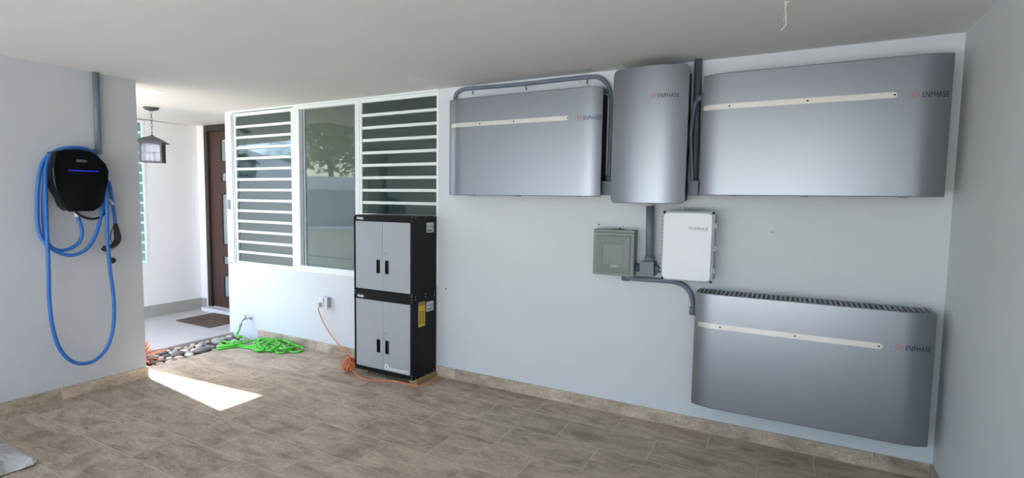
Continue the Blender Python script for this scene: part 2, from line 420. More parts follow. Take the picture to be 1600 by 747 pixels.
win2 = struct(f.build('window_2', M['frame'], loc=(-4.2, 0, .83)), 'fixed middle pane with a grey blind behind')
MB().box(-4.598, -3.802, .040, .046, .897, 2.543).build('pane', M['glass_clear'], win2)
b = MB()
for k, x in enumerate((-4.6, -4.575)): b.box(x, x+.02, .02+.01*k, .05, .895, 2.545)
b.build('glazing_bead', M['lightgrey'], win2)
MB().box(-4.70, -3.70, .19, .20, .80, 2.56).build('roller_blind', M['blind'], win2)
struct(MB().box(WL, WR, -.008, .12, 2.581, H-.001, .002).build('trim_2', M['frame']), 'white head rail above the windows')
struct(MB().box(-5.742, -5.728, -.006, 0, .84, 2.56).build('trim_3', M['lightgrey']), 'thin vertical track beside the left louvre window')

# door ----------------------------------------------------------------------
X0, X1 = -7.25, -6.08
f = MB(); f.box(X0, X0+.075, .585, .72, .055, H-.005, .004); f.box(X1-.075, X1, .585, .72, .055, H-.005, .004); f.box(X0+.075, X1-.075, .585, .72, H-.085, H-.005, .004)
dr = struct(f.build('door_1', M['brown'], loc=(-6.6, .6, .055)), 'dark stained front door with frosted glass panels')
lx0, lx1, ly0, ly1 = X0+.078, X1-.078, .62, .665
px0, px1 = -6.93, -6.42
zs = [(.21, .524), (.67, .80), (.95, 1.654), (1.82, 1.94), (2.09, 2.40)]
lf = MB(); lf.box(lx0, px0, ly0, ly1, .062, H-.09, .002); lf.box(px1, lx1, ly0, ly1, .062, H-.09, .002)
prev = .062
for a, c in zs+[(H-.09, None)]:
    lf.box(px0, px1, ly0+.001, ly1-.001, prev, a, 0); prev = c
for x in (px0-.09,): lf.box(x, x+.004, ly0-.001, ly0, .1, H-.12)
leaf = lf.build('leaf', M['wood'], dr)
for a, c in zs:
    q = MB(); q.box(px0, px0+.018, ly0-.006, ly0+.01, a, c); q.box(px1-.018, px1, ly0-.006, ly0+.01, a, c)
    q.box(px0+.018, px1-.018, ly0-.006, ly0+.01, a, a+.014); q.box(px0+.018, px1-.018, ly0-.006, ly0+.01, c-.014, c)
    q.build('glazing_bead', M['brown'], leaf)
    MB().box(px0+.019, px1-.019, ly0+.012, ly0+.018, a+.015, c-.015).build('pane', M['glass_frost'], leaf)
q = MB(); q.cyl((lx1-.06, ly0-.05, 1.0), (lx1-.06, ly0-.05, 1.25), .011); q.cyl((lx1-.06, ly0-.05, 1.02), (lx1-.06, ly0+.002, 1.02), .008); q.cyl((lx1-.06, ly0-.05, 1.23), (lx1-.06, ly0+.002, 1.23), .008)
q.build('handle', M['screw'], leaf)

# outdoors --------------------------------------------------------------------
struct(MB().box(-9, 40, -70, YB, -.16, -.03).build('ground_driveway', M['concrete']))
struct(MB().box(-60, -9, -70, YB, -.16, -.03).build('ground_street', M['asphalt']))
struct(MB().box(XF+.01, XL-.16, -3.8, -1.26, -.049, -.035).build('ground_added_bounce', M['warm_bounce']))  # unseen strip added to bounce warm sunlight onto the foyer ceiling
struct(slab_edge([(-60, YB), (XL-.15, YB), (XL-.15, YE-.03), (-5.55, YE-.03), (-5.55, -.95), (-60, -.95)], -.16, -.05).build('ground_garden', M['asphalt']))
struct(MB().box(-5.80, -5.27, -1.25, 0, -.16, -.05).build('ground_border', M['soil']))
struct(MB().box(3.0, 3.3, -24, YB-.6, -.16, 5.2).build('wall_added_shade', M['wallgrey']))  # unseen wall added to keep daylight off the left wall
g0 = Vector((-22, -16, 0)); gd = Vector((.67, -.74, 0))
b = MB()
def obox(mb, c, d, half, t, z0, z1):
    nrm = Vector((-d.y, d.x, 0)); P = [c-d*half-nrm*t, c+d*half-nrm*t, c+d*half+nrm*t, c-d*half+nrm*t]
    mb.prism([(p.x, p.y) for p in P], 2, z0, z1)
obox(b, g0, gd, 26, .12, -.03, 2.05)
gw = struct(b.build('wall_street', M['wallgrey']))
b = MB(); obox(b, g0, gd, 26, .2, 2.05, 2.75); b.build('coping', M['coping'], gw)
b = MB(); obox(b, g0+Vector((.9, .8, 0)), gd, 26, .2, -.03, .12); struct(b.build('trim_4', M['coping']), 'pale street kerb')

def tree(x, y, h, cr, label, seed, n=6500):
    rnd = random.Random(seed)
    t = thing('tree', (x, y, -.03), label, 'tree', 'trees across the street')
    b = MB(); b.tube(crom([(x, y, -.03), (x+.15, y, h*.25), (x-.1, y+.1, h*.55), (x, y, h*.8)], 5), [.22-.008*i for i in range(16)], 9)
    for k in range(6):
        a = k*1.1+seed; b.tube(crom([(x, y, h*.38+k*.2), (x+math.cos(a)*cr*.4, y+math.sin(a)*cr*.4, h*.6), (x+math.cos(a)*cr*.75, y+math.sin(a)*cr*.75, h*.72)], 4), [.1-.008*i for i in range(9)], 6)
    b.build('trunk', M['bark'], t)
    b = MB(); cl = []
    for k in range(16):
        a = rnd.uniform(0, 2*PI); rr = cr*math.sqrt(rnd.random())*.75
        cl.append((x+math.cos(a)*rr, y+math.sin(a)*rr, h*rnd.uniform(.32, .9), rnd.uniform(.35, .55)*cr))
    for k in range(n):
        cx, cy, cz, r = rnd.choice(cl)
        v = Vector((rnd.gauss(0, 1), rnd.gauss(0, 1), rnd.gauss(0, 1))).normalized()*r*rnd.random()**.4
        p = Vector((cx, cy, cz))+v; s_ = rnd.uniform(.14, .30)
        a1 = Vector((rnd.gauss(0, 1), rnd.gauss(0, 1), rnd.gauss(0, 1))).normalized(); a2 = a1.orthogonal().normalized()
        b.quad([p-a1*s_, p+a2*s_*.45, p+a1*s_, p-a2*s_*.45])
    b.build('crown', M['leaf'], t)
tree(-15.5, -27.5, 8.6, 4.2, 'broad green tree opposite the carport, nearest the open street side', 1)
tree(-25.6, -19.6, 9.4, 4.6, 'tall green tree behind the middle of the street wall', 2)
tree(-36, -6.0, 8.8, 4.4, 'green tree behind the far end of the street wall', 3)
tree(-5.5, -31, 8.2, 4.0, 'green tree at the near end of the street wall', 4)

# pebble border ---------------------------------------------------------------
def pebble_mesh(seed):
    rnd = random.Random(seed); b = MB(); b.ball((0, 0, 0), 1, seg=12, rings=8)
    k = [Vector((rnd.gauss(0, 1), rnd.gauss(0, 1), rnd.gauss(0, 1))).normalized() for _ in range(5)]
    for v in b.bm.verts:
        s_ = 1+sum(.13*max(0, v.co.normalized().dot(q))**2 for q in k[:3])-sum(.16*max(0, v.co.normalized().dot(q))**2 for q in k[3:])
        v.co *= s_
    me = bpy.data.meshes.new('river_stone'); b.bm.to_mesh(me); b.bm.free(); return me
stone_m = [mat('stone_'+nm, srgb(*c), .7, noise=.15, nscale=3) for nm, c in (('grey', (168, 165, 157)), ('dark', (122, 121, 116)), ('cream', (214, 206, 192)), ('tan', (196, 178, 156)))]
pms = []
for i in range(8):
    me = pebble_mesh(i); me.materials.append(stone_m[i % 4]); pms.append(me)
rnd = random.Random(11); placed = []; tries = 0
cap_main = None
specials = [((-5.42, -.60), .07, 1, 'largest dark rounded stone in the pebble border, behind the green hose'),
            ((-5.52, -.80), .06, 1, 'dark flat stone in the pebble border near its planter end'),
            ((-5.60, -.33), .075, 0, 'large pale grey stone in the pebble border beside the foyer tiles')]
def put_stone(x, y, s_, k, label, grp):
    o = bpy.data.objects.new('river_stone', pms[k]); C.objects.link(o)
    o.scale = (s_*1.15, s_*.85, s_*.55); o.rotation_euler = (0, 0, rnd.uniform(0, PI)); o.location = (x, y, -.05+s_*.55*.98)
    tag(o, label, 'stone', grp); placed.append((x, y, s_))
for (x, y), s_, k, lb in specials: put_stone(x, y, s_, k, lb, 'river stones in the border')
while len(placed) < 150 and tries < 9000:
    tries += 1
    x, y = rnd.uniform(-5.76, -5.31), rnd.uniform(-1.2, -.05); s_ = rnd.uniform(.026, .046)
    if y < -1.05 and x < -5.42: continue
    if all((x-a)**2+(y-b_)**2 > ((s_+c)*1.07)**2 for a, b_, c in placed):
        k = rnd.randrange(8)
        cn_ = ('grey', 'dark grey', 'cream', 'tan')[k % 4]
        sd_ = 'foyer side' if x < -5.6 else ('carport side' if x > -5.46 else 'middle')
        zn_ = 'below the garden tap' if y > -.25 else ('left of the green hose' if y > -.55 else ('halfway along' if y > -.85 else 'near the bromeliad'))
        sz_ = 'larger' if s_ > .036 else 'small'
        lb = '%s %s stone, %s of pebble border, %s' % (sz_, cn_, sd_, zn_)
        put_stone(x, y, s_, k, lb, 'river stones: '+lb)

# planter edge and bromeliad -----------------------------------------------------
pl = MB().box(-6.3, -5.60, -1.22, -.97, -.05, -.012, .006).build('stepping_slab', M['timber'])
tag(pl, 'tan slab lying at the planter end of the pebble border', 'paving slab')
t = thing('bromeliad', (-5.50, -1.17, 0), 'orange-red bromeliad behind the end of the left wall', 'plant')
b = MB(); bx_, by_ = -5.50, -1.17
for k in range(30):
    a = k*2.4; L_ = random.uniform(.16, .30); el = random.uniform(.35, 1.2); pr = None
    pts = []
    for j in range(7):
        tt = j/6; rr = L_*tt*math.cos(el)*1.1; zz = L_*math.sin(el)*tt-.10*tt*tt*(1.3-el)+.01
        pts.append(Vector((bx_+rr*math.cos(a), by_+rr*math.sin(a), max(.004, zz))))
    sd = Vector((-math.sin(a), math.cos(a), 0))
    for j in range(6):
        w0, w1 = .026*(1-(j/6)**2)+.001, .026*(1-((j+1)/6)**2)+.001
        b.quad([pts[j]-sd*w0, pts[j]+sd*w0, pts[j+1]+sd*w1, pts[j+1]-sd*w1])
b.build('leaves', M['leaf_red'], t)
MB().lathe([(.035, -.05), (.045, -.01), (.03, .03)], (bx_, by_, 0), 12).build('base', M['leaf'], t)

# doormat ---------------------------------------------------------------------
q = [(-6.93, -.035), (-6.22, -.035), (-6.24, .49), (-6.95, .475)]
tag(MB().prism(q, 2, .001, .014, bev=.003).build('doormat', M['mat']), 'brown coir doormat on the pale foyer tiles before the front door', 'doormat')

# pendant lantern ----------------------------------------------------------------
lx, ly = at(236, 168, 2, 2.6).x, at(236, 168, 2, 2.6).y
k0 = (CAM-Vector((lx, ly, 2.2))).length
def lz(py): return at(238, py, 1, ly).z
t = thing('pendant_lantern', (lx, ly, 2.6), 'dark metal lantern hanging on a chain from the foyer ceiling', 'lantern')
MB().lathe([(.075, 0), (.078, -.006), (.062, -.022), (.03, -.034), (.006, -.04)], (lx, ly, 2.599), 24).build('canopy', M['lantern'], t)
b = MB(); zc = 2.56; zr = lz(207)
nl = 6; step = (zc-zr-.03)/nl
for i in range(nl):
    c = zc-step*(i+.5); pts = []
    for j in range(12):
        a = 2*PI*j/12; u = .009*math.cos(a); v = step*.62*math.sin(a)
        pts.append((lx+(u if i % 2 else 0), ly+(0 if i % 2 else u), c+v))
    b.tube(pts, .0022, 5, closed=True)
b.tube([(lx+.022*math.cos(2*PI*j/16), ly, zr-.006+.022*math.sin(2*PI*j/16)) for j in range(16)], .003, 6, closed=True)
b.build('chain', M['lantern'], t)
zt, ze, zb = zr-.028, lz(222)-.005, lz(254); hw = .135; bw = .098
def sq(h_, z): return [(lx-h_, ly-h_, z), (lx+h_, ly-h_, z), (lx+h_, ly+h_, z), (lx-h_, ly+h_, z)]
b = MB(); rings = [[b.bm.verts.new(p) for p in sq(h_, z)] for h_, z in ((.012, zt), (.018, zt-.012), (.075, (zt+ze)/2+.004), (hw+.01, ze), (hw+.01, ze-.006), (.02, ze-.004))]
for A, B in zip(rings, rings[1:]):
    for i in range(4): b.bm.faces.new((A[i], A[(i+1) % 4], B[(i+1) % 4], B[i]))
b.bm.faces.new(rings[0]); b.bm.faces.new(rings[-1]); b.build('roof', M['lantern'], t)
b = MB()
for sx in (-1, 1):
    for sy in (-1, 1): b.box(lx+sx*bw-.006, lx+sx*bw+.006, ly+sy*bw-.008, ly+sy*bw+.008, zb+.012, ze-.006)
b.box(lx-bw-.01, lx+bw+.01, ly-bw-.01, ly+bw+.01, zb, zb+.012); 
zm = zb+(ze-zb)*.48
for s_ in (-1, 1):
    b.box(lx-bw, lx+bw, ly+s_*bw-.002, ly+s_*bw+.002, zm-.002, zm+.002); b.box(lx+s_*bw-.002, lx+s_*bw+.002, ly-bw, ly+bw, zm-.002, zm+.002)
    b.tube([(lx+bw*math.cos(a), ly+s_*bw, ze-.05+.04*math.sin(a)) for a in [PI*j/10 for j in range(11)]], .003, 5)
    b.tube([(lx+s_*bw, ly+bw*math.cos(a), ze-.05+.04*math.sin(a)) for a in [PI*j/10 for j in range(11)]], .003, 5)
    b.box(lx+s_*.035-.0015, lx+s_*.035+.0015, ly-bw-.001, ly-bw+.001, zb+.012, ze-.03)
b.build('frame', M['lantern'], t)
b = MB()
for s_ in (-1, 1):
    b.box(lx-bw+.007, lx+bw-.007, ly+s_*(bw-.004)-.001, ly+s_*(bw-.004)+.001, zb+.013, ze-.008)
    b.box(lx+s_*(bw-.004)-.001, lx+s_*(bw-.004)+.001, ly-bw+.007, ly+bw-.007, zb+.013, ze-.008)
b.build('glass', M['glass_lamp'], t)
t.rotation_euler = (0, 0, math.radians(-38.8))
for k in range(3):
    a = k*2*PI/3+.5; c = (lx+.03*math.cos(a), ly+.03*math.sin(a), zb+.012)
    cn = MB().cyl(c, (c[0], c[1], zb+.075), .010, 10).build('candle', M['coping'], t)
    MB().lathe([(.005, 0), (.012, .014), (.011, .028), (.002, .05)], (c[0], c[1], zb+.076), 10).build('bulb', M['glass_lamp'], cn)

# ------------------------------------------------------------------ wall batteries
def cover(x0, x1, z0, z1, yf, rc, lip, nx=48):
    """curved sheet-metal front: yf(x) front depth; rounded corners rc; wraps back by lip"""
    b = MB(); xs = []
    for i in range(nx+1): xs.append(x0+(x1-x0)*(.5-.5*math.cos(PI*i/nx)))
    def ins(x):
        d = min(x-x0, x1-x)
        return rc-math.sqrt(max(0, rc*rc-(rc-d)**2)) if d < rc else 0
    nz = 4; gf = []; gb = []
    for x in xs:
        e = ins(x); a, c = z0+e, z1-e
        zz = [a, a+.004]+[a+.004+(c-a-.008)*k/nz for k in range(1, nz)]+[c-.004, c]
        y = yf(x)
        gf.append([b.bm.verts.new((x, y+(.003 if k in (0, len(zz)-1) else 0), z)) for k, z in enumerate(zz)])
        gb.append([b.bm.verts.new((x, y+lip, z)) for z in (zz[0], zz[-1])])
    for i in range(nx):
        for k in range(len(gf[0])-1):
            f = b.bm.faces.new((gf[i][k], gf[i+1][k], gf[i+1][k+1], gf[i][k+1])); f.smooth = True
        b.bm.faces.new((gf[i][0], gb[i][0], gb[i+1][0], gf[i+1][0])); b.bm.faces.new((gf[i][-1], gf[i+1][-1], gb[i+1][1], gb[i][1]))
        b.bm.faces.new((gb[i][0], gb[i][1], gb[i+1][1], gb[i+1][0]))
    for i in (0, nx): b.bm.faces.new([gb[i][0]]+gf[i]+[gb[i][1]])
    for e in b.bm.edges:
        if len(e.link_faces) == 2 and e.link_faces[0].normal.length >= 0:
            e.link_faces[0].normal_update(); e.link_faces[1].normal_update()
            if e.calc_face_angle(0) > .35: e.smooth = False
    return b
def emblem_logo(root, xa, xb, z, yf, dark='text_dark', orange='text_orange', th=None):
    """ring emblem with a bar and the word after it, laid on the front sheet"""
    b = MB(); hgt = (xb-xa)*.20 if th is None else th
    R_ = hgt*.54; c = xa+R_
    P = lambda x, zz: (x, yf(x)-.0012, zz)
    n = 28
    for k in range(n):
        a0, a1 = 2*PI*k/n, 2*PI*(k+1)/n
        b.quad([P(c+R_*math.cos(a0), z+R_*math.sin(a0)), P(c+R_*math.cos(a1), z+R_*math.sin(a1)), P(c+R_*.80*math.cos(a1), z+R_*.80*math.sin(a1)), P(c+R_*.80*math.cos(a0), z+R_*.80*math.sin(a0))], 0)
    b.quad([P(c-R_*.55, z-R_*.11), P(c+R_*.80, z-R_*.11), P(c+R_*.80, z+R_*.11), P(c-R_*.55, z+R_*.11)], 0)
    x0 = xa+2*R_+hgt*.32; wd = text_width('ENPHASE', 1.0, space=1.05)
    size = hgt*1.30; xs = (xb-x0)/(wd*size)
    text_into(b, 'ENPHASE', size, lambda u, v: P(x0+u, z-hgt*.46+v), 1, bold=.006*size, xs=xs, space=1.05)
    return b.build('logo', [M[orange], M[dark]], root)
def battery(x0, x1, z0, z1, strip, logo, label, screws, grille=False):
    yend, yfr, wz = -.182, -.222, .14
    def yf(x):
        d = min(x-x0, x1-x)
        return yfr if d > wz else yfr+(yend-yfr)*((wz-d)/wz)**2
    root = thing('wall_battery', ((x0+x1)/2, 0, z0), label, 'battery')
    MB().box(x0+.02, x1-.02, -.165, -.002, z0+.012, z1-.035, .004).build('housing', M['housing'], root)
    cover(x0, x1, z0, z1, yf, .006, .012).build('front_cover', M['satin'], root)
    # grille on top between cover and wall
    g = MB(); n = 47; zt = z1-.001
    g.box(x0+.006, x1-.006, -.034, -.026, zt-.02, zt+.003); g.box(x0+.004, x0+.012, -.165, -.034, zt-.02, zt+.002); g.box(x1-.012, x1-.004, -.165, -.034, zt-.02, zt+.002)
    for i in range(n):
        xx = x0+.02+(x1-x0-.04)*i/(n-1)
        g.prism([(xx-.006, -.205 if .16 < xx-x0 < x1-x0-.16 else -.18), (xx+.006, -.205 if .16 < xx-x0 < x1-x0-.16 else -.18), (xx+.006, -.034), (xx-.006, -.034)], 2, zt-.018, zt+.002)
    g.build('top_grille', M['grille'], root)
    # strip
    sx0, sx1, sz = strip; hh = .0165; b = MB(); N = 60; top = []; bot = []
    for i in range(N+1):
        x = sx0+(sx1-.017-sx0)*i/(N-10) if i <= N-10 else sx1-.017*(1-math.sin((i-N+10)/10*PI/2)); d = sx1-x; dl = x-sx0
        e = hh if d > hh else math.sqrt(max(0, hh*hh-(hh-d)**2))
        if dl < .006: e = min(e, hh-.004)
        top.append((x, yf(x)-.004, sz+e)); bot.append((x, yf(x)-.004, sz-e))
    for i in range(N):
        b.quad([bot[i], bot[i+1], top[i+1], top[i]])
        for A, B in ((top[i], top[i+1]), (bot[i], bot[i+1])):
            b.quad([A, B, (B[0], B[1]+.004, B[2]), (A[0], A[1]+.004, A[2])])
    b.quad([bot[0], top[0], (top[0][0], top[0][1]+.004, top[0][2]), (bot[0][0], bot[0][1]+.004, bot[0][2])])
    bmesh.ops.remove_doubles(b.bm, verts=b.bm.verts, dist=1e-5)
    st = b.build('trim_strip', M['strip'], root)
    for x in screws:
        MB().lathe([(.0055, 0), (.005, -.003), (.001, -.0035)], (x, yf(x)-.0045, sz), 10, axis=1).build('screw', M['screw_dark'], st)
    emblem_logo(root, logo[0], logo[1], logo[2], yf)
    for k in (.16, .48, .86):
        xx = x0+(x1-x0)*k
        MB().box(xx-.02, xx+.02, -.16, -.13, z0-.006, z0+.013, .003).build('bottom_clip', M['lightgrey'], root)
    return root
battery(-2.546, -1.216, 1.662, 2.449, (-2.515, -1.457, 2.234), (-1.392, -1.224, 2.229), 'silver wall battery at upper left, beside the right louvre window', (-2.223, -1.914, -1.467))
battery(-.532, .747, 1.677, 2.452, (-.525, .500, 2.242), (.563, .728, 2.234), 'silver wall battery at upper right, in the corner under the ceiling', (-.365, .066, .488))
battery(-.528, .757, .262, 1.030, (-.501, .512, .818), (.571, .735, .827), 'silver wall battery mounted low, just above the skirting', (-.361, .069, .494))

# middle switch unit -------------------------------------------------------------
x0, x1, z0, z1 = -1.128, -.618, 1.618, 2.538
def ym(x):
    u = (x-(x0+x1)/2)/((x1-x0)/2); return -.275+.06*u*u
t = thing('power_switch_unit', ((x0+x1)/2, 0, z0), 'tall silver curved-front power unit between the two upper wall batteries', 'power unit')
cover(x0, x1, z0, z1, ym, .035, .028).build('front_cover', M['satin'], t)
MB().box(x0+.018, x1-.018, -.187, -.002, z0+.02, z1-.02, .01).build('housing', M['housing'], t)
MB().box(x1-.02, x1-.008, -.187, -.150, 2.02, 2.10, .002).build('side_latch', M['screw'], t)
emblem_logo(t, -.852, -.676, 2.334, ym, th=.030)

# wireway and conduits -------------------------------------------------------------
wwl = tag(MB().box(-1.245, -.552, -.10, -.001, 1.674, 1.612, .004).build('wireway', M['pvc']), 'grey wiring trough behind the curved power unit, showing at both sides', 'wiring box') if False else None
t = tag(MB().box(-1.243, -1.130, -.10, -.001, 1.674, 1.778, .004).build('wiring_box', M['pvc']), 'small grey wiring box between left upper battery and curved unit', 'wiring box')
t = tag(MB().box(-.616, -.551, -.10, -.001, 1.676, 1.778, .004).build('wiring_box', M['pvc']), 'small grey wiring box between curved unit and right upper battery', 'wiring box')
def conduit(pts, r, label, couplings=(), straps=(), n=8, mt='pvc', smooth=True, name='conduit'):
    root = thing(name, pts[0], label, 'conduit')
    P = crom(pts, n) if smooth else pts
    MB().tube(P, r, 14).build('pipe', M[mt], root)
    for a, c, rr in couplings: MB().cyl(a, c, rr, 16).build('coupling', M[mt], root)
    for (x, z) in straps:
        b = MB(); b.tube([(x, -.001, z+r+.006), (x, -.018, z+r+.004), (x, -.03-r-.003, z), (x, -.018, z-r-.004), (x, -.004, z-r-.018)], .004, 6)
        s_ = b.build('strap', M['screw'], root)
        MB().lathe([(.005, 0), (.004, -.006), (.001, -.007)], (x, -.006, z-r-.022), 8, axis=1).build('strap_screw', M['screw_dark'], s_)
    return root
cy = -.030
conduit([(-2.60, cy, 2.40), (-2.597, cy, 2.50), (-2.585, cy, 2.535), (-2.535, cy, 2.562), (-2.46, cy, 2.569), (-2.2, cy, 2.564), (-1.92, cy, 2.560), (-1.62, cy, 2.562), (-1.37, cy, 2.562), (-1.29, cy, 2.545), (-1.235, cy, 2.49), (-1.205, cy, 2.40), (-1.198, cy, 2.25), (-1.200, cy, 1.95), (-1.203, cy, 1.779)], .0165,
        'grey conduit arching over the left upper battery', [((-1.203, cy, 1.779), (-1.203, cy, 1.82), .022)], [(-2.43, 2.569), (-1.92, 2.560), (-1.40, 2.562)])
conduit([(-.593, -.045, 2.599), (-.590, -.045, 2.3), (-.588, -.045, 1.779)], .026, 'thick dark conduit from the ceiling between curved unit and right battery', mt='pvc_dark')
conduit([(-.535, -.10, 2.345), (-.575, -.105, 2.325), (-.60, -.105, 2.25), (-.613, -.105, 2.10), (-.606, -.100, 1.95), (-.596, -.092, 1.83), (-.594, -.088, 1.779)], .0135,
        'thin flexible grey conduit bowing beside the right upper battery', [((-.594, -.088, 1.779), (-.594, -.088, 1.80), .011), ((-.556, -.1025, 2.337), (-.576, -.105, 2.322), .019)], mt='pvc')
conduit([(-.881, -.06, 1.60), (-.873, -.06, 1.201)], .028, 'vertical grey conduit from the curved unit down to the pull box', [((-.873, -.06, 1.201), (-.8735, -.06, 1.238), .034)], smooth=False)
t = thing('pull_box', (-.88, 0, 1.1), 'grey square pull box between breaker panel and white enclosure', 'junction box')
MB().box(-.932, -.829, -.105, -.001, 1.098, 1.200, .004).build('box', M['pvc'], t)
for a, c in (((-.972, -.06, 1.148), (-.932, -.06, 1.148)), ((-.829, -.06, 1.148), (-.765, -.06, 1.148))):
    MB().cyl(a, c, .024, 16).build('fitting', M['pvc'], t)
    mx_ = (a[0]+c[0])/2; MB().cyl((mx_-.008, -.06, 1.148), (mx_+.008, -.06, 1.148), .031, 8).build('locknut', M['pvc_dark'], t)
conduit([(-1.05, cy, 1.062), (-.95, cy, 1.060), (-.80, cy, 1.063), (-.70, cy, 1.062), (-.63, cy, 1.040), (-.585, cy, .99), (-.567, cy, .92), (-.566, cy, .875)], .0175,
        'grey conduit running under the pull box and bending down to the low battery', [((-1.075, cy, 1.062), (-1.02, cy, 1.062), .025), ((-.566, cy, .895), (-.566, cy, .84), .023)])

# breaker panel --------------------------------------------------------------------
x0, x1, z0, z1 = -1.279, -.972, 1.084, 1.421
t = thing('breaker_panel', ((x0+x1)/2, 0, z0), 'grey breaker panel with a raised stepped cover under the left upper battery', 'breaker panel')
MB().box(x0+.006, x1-.006, -.105, -.001, z0+.004, z1-.004, .004).build('enclosure', M['boxgrey'], t)
b = MB(); b.box(x0, x1, -.117, -.105, z0, z1-.022, .003)
cv = b.build('cover', M['boxgrey'], t)
b = MB(); cxx, czz = (x0+x1)/2, (z0+z1-.022)/2
def rr_(hx, hz, y): return [b.bm.verts.new((cxx+sx*hx, y, czz+sz*hz)) for sx, sz in ((-1, -1), (1, -1), (1, 1), (-1, 1))]
R1, R2, R3, R4 = rr_(.128, .138, -.118), rr_(.124, .134, -.126), rr_(.073, .075, -.140), rr_(.070, .072, -.137)
for A, B in ((R1, R2), (R2, R3), (R3, R4)):
    for i in range(4): b.bm.faces.new((A[i], A[(i+1) % 4], B[(i+1) % 4], B[i]))
b.bm.faces.new(R4); b.bm.faces.new(R1)
b.build('raised_panel', M['boxgrey'], cv)
MB().box(x0-.001, x1+.001, -.120, -.02, z1-.020, z1, .004).build('top_flange', M['boxgrey'], t)
b = MB(); lb = MB().box(cxx-.012, cxx+.046, -.1395, -.1372, z0+.065, z0+.083).build('name_label', M['paper'], t)
for k in range(4): b.box(cxx-.006+.012*k, cxx+.002+.012*k, -.1400, -.1396, z0+.070, z0+.078)
b.build('print', M['text_grey'], lb)
b = MB(); b.box(cxx-.03, cxx+.06, -.08, -.05, z1, z1+.005, .002); b.ball((cxx+.03, -.065, z1+.006), .008); b.build('top_hub', M['housing'], t)
MB().box(x1-.07, x1-.045, -.06, -.02, z0-.014, z0+.004).build('bottom_clip', M['paper'], t)

# white enclosure --------------------------------------------------------------------
x0, x1, z0, z1 = -.767, -.427, 1.090, 1.570
t = thing('wiring_enclosure', ((x0+x1)/2, 0, z0), 'white wall enclosure with latches under the curved power unit', 'enclosure')
MB().box(x0+.012, x1-.008, -.15, -.004, z0+.012, z1-.008, .008).build('enclosure', M['lightgrey'], t)
MB().box(x0, x1, -.165, -.150, z0, z1, .005).build('door_rim', M['lightgrey'], t)
b = MB()
def rrect(xa, xb, za, zb, r, n=6):
    P = []
    for cx_, cz_, a0 in ((xb-r, zb-r, 0), (xa+r, zb-r, PI/2), (xa+r, za+r, PI), (xb-r, za+r, 1.5*PI)):
        for k in range(n+1): P.append((cx_+r*math.cos(a0+PI/2*k/n), cz_+r*math.sin(a0+PI/2*k/n)))
    return P
b.prism(rrect(x0+.012, x1-.016, z0+.014, z1-.014, .024), 1, -.182, -.166, bev=.004)
dd = b.build('door_panel', M['whitebox'], t)
for sx in (0, 1):
    for sz in (0, 1):
        MB().lathe([(.009, 0), (.008, -.006), (.001, -.007)], ((x0+.011, x1-.012)[sx], -.1655, (z0+.011, z1-.011)[sz]), 10, axis=1).build('corner_screw', M['screw_dark'], t)
for k in range(15):
    zz = z0+.04+(z1-z0-.08)*k/14
    MB().box(x0-.012, x0+.001, -.162, -.148, zz-.009, zz+.006, .003).build('hinge_knuckle', M['lightgrey'], t)
for zz in (z0+.085, z1-.095):
    MB().box(x1, x1+.014, -.165, -.13, zz-.018, zz+.018, .003).build('latch', M['lightgrey'], t)
zz = (z0+z1)/2-.005
b = MB(); b.prism([(x1, zz-.02), (x1+.028, zz), (x1, zz+.02)], 1, -.158, -.150); hp = b.build('hasp', M['lightgrey'], t)
MB().lathe([(.004, 0), (.003, -.002)], (x1+.012, -.159, zz), 8, axis=1).build('hasp_hole', M['text_dark'], hp)
MB().box(-.655, -.525, -.014, -.001, z1-.008, z1+.022, .002).build('mounting_bracket', M['lightgrey'], t)
emblem_logo(t, -.588, -.468, 1.454, lambda x: -.1822, dark='text_grey', orange='text_grey', th=.022)

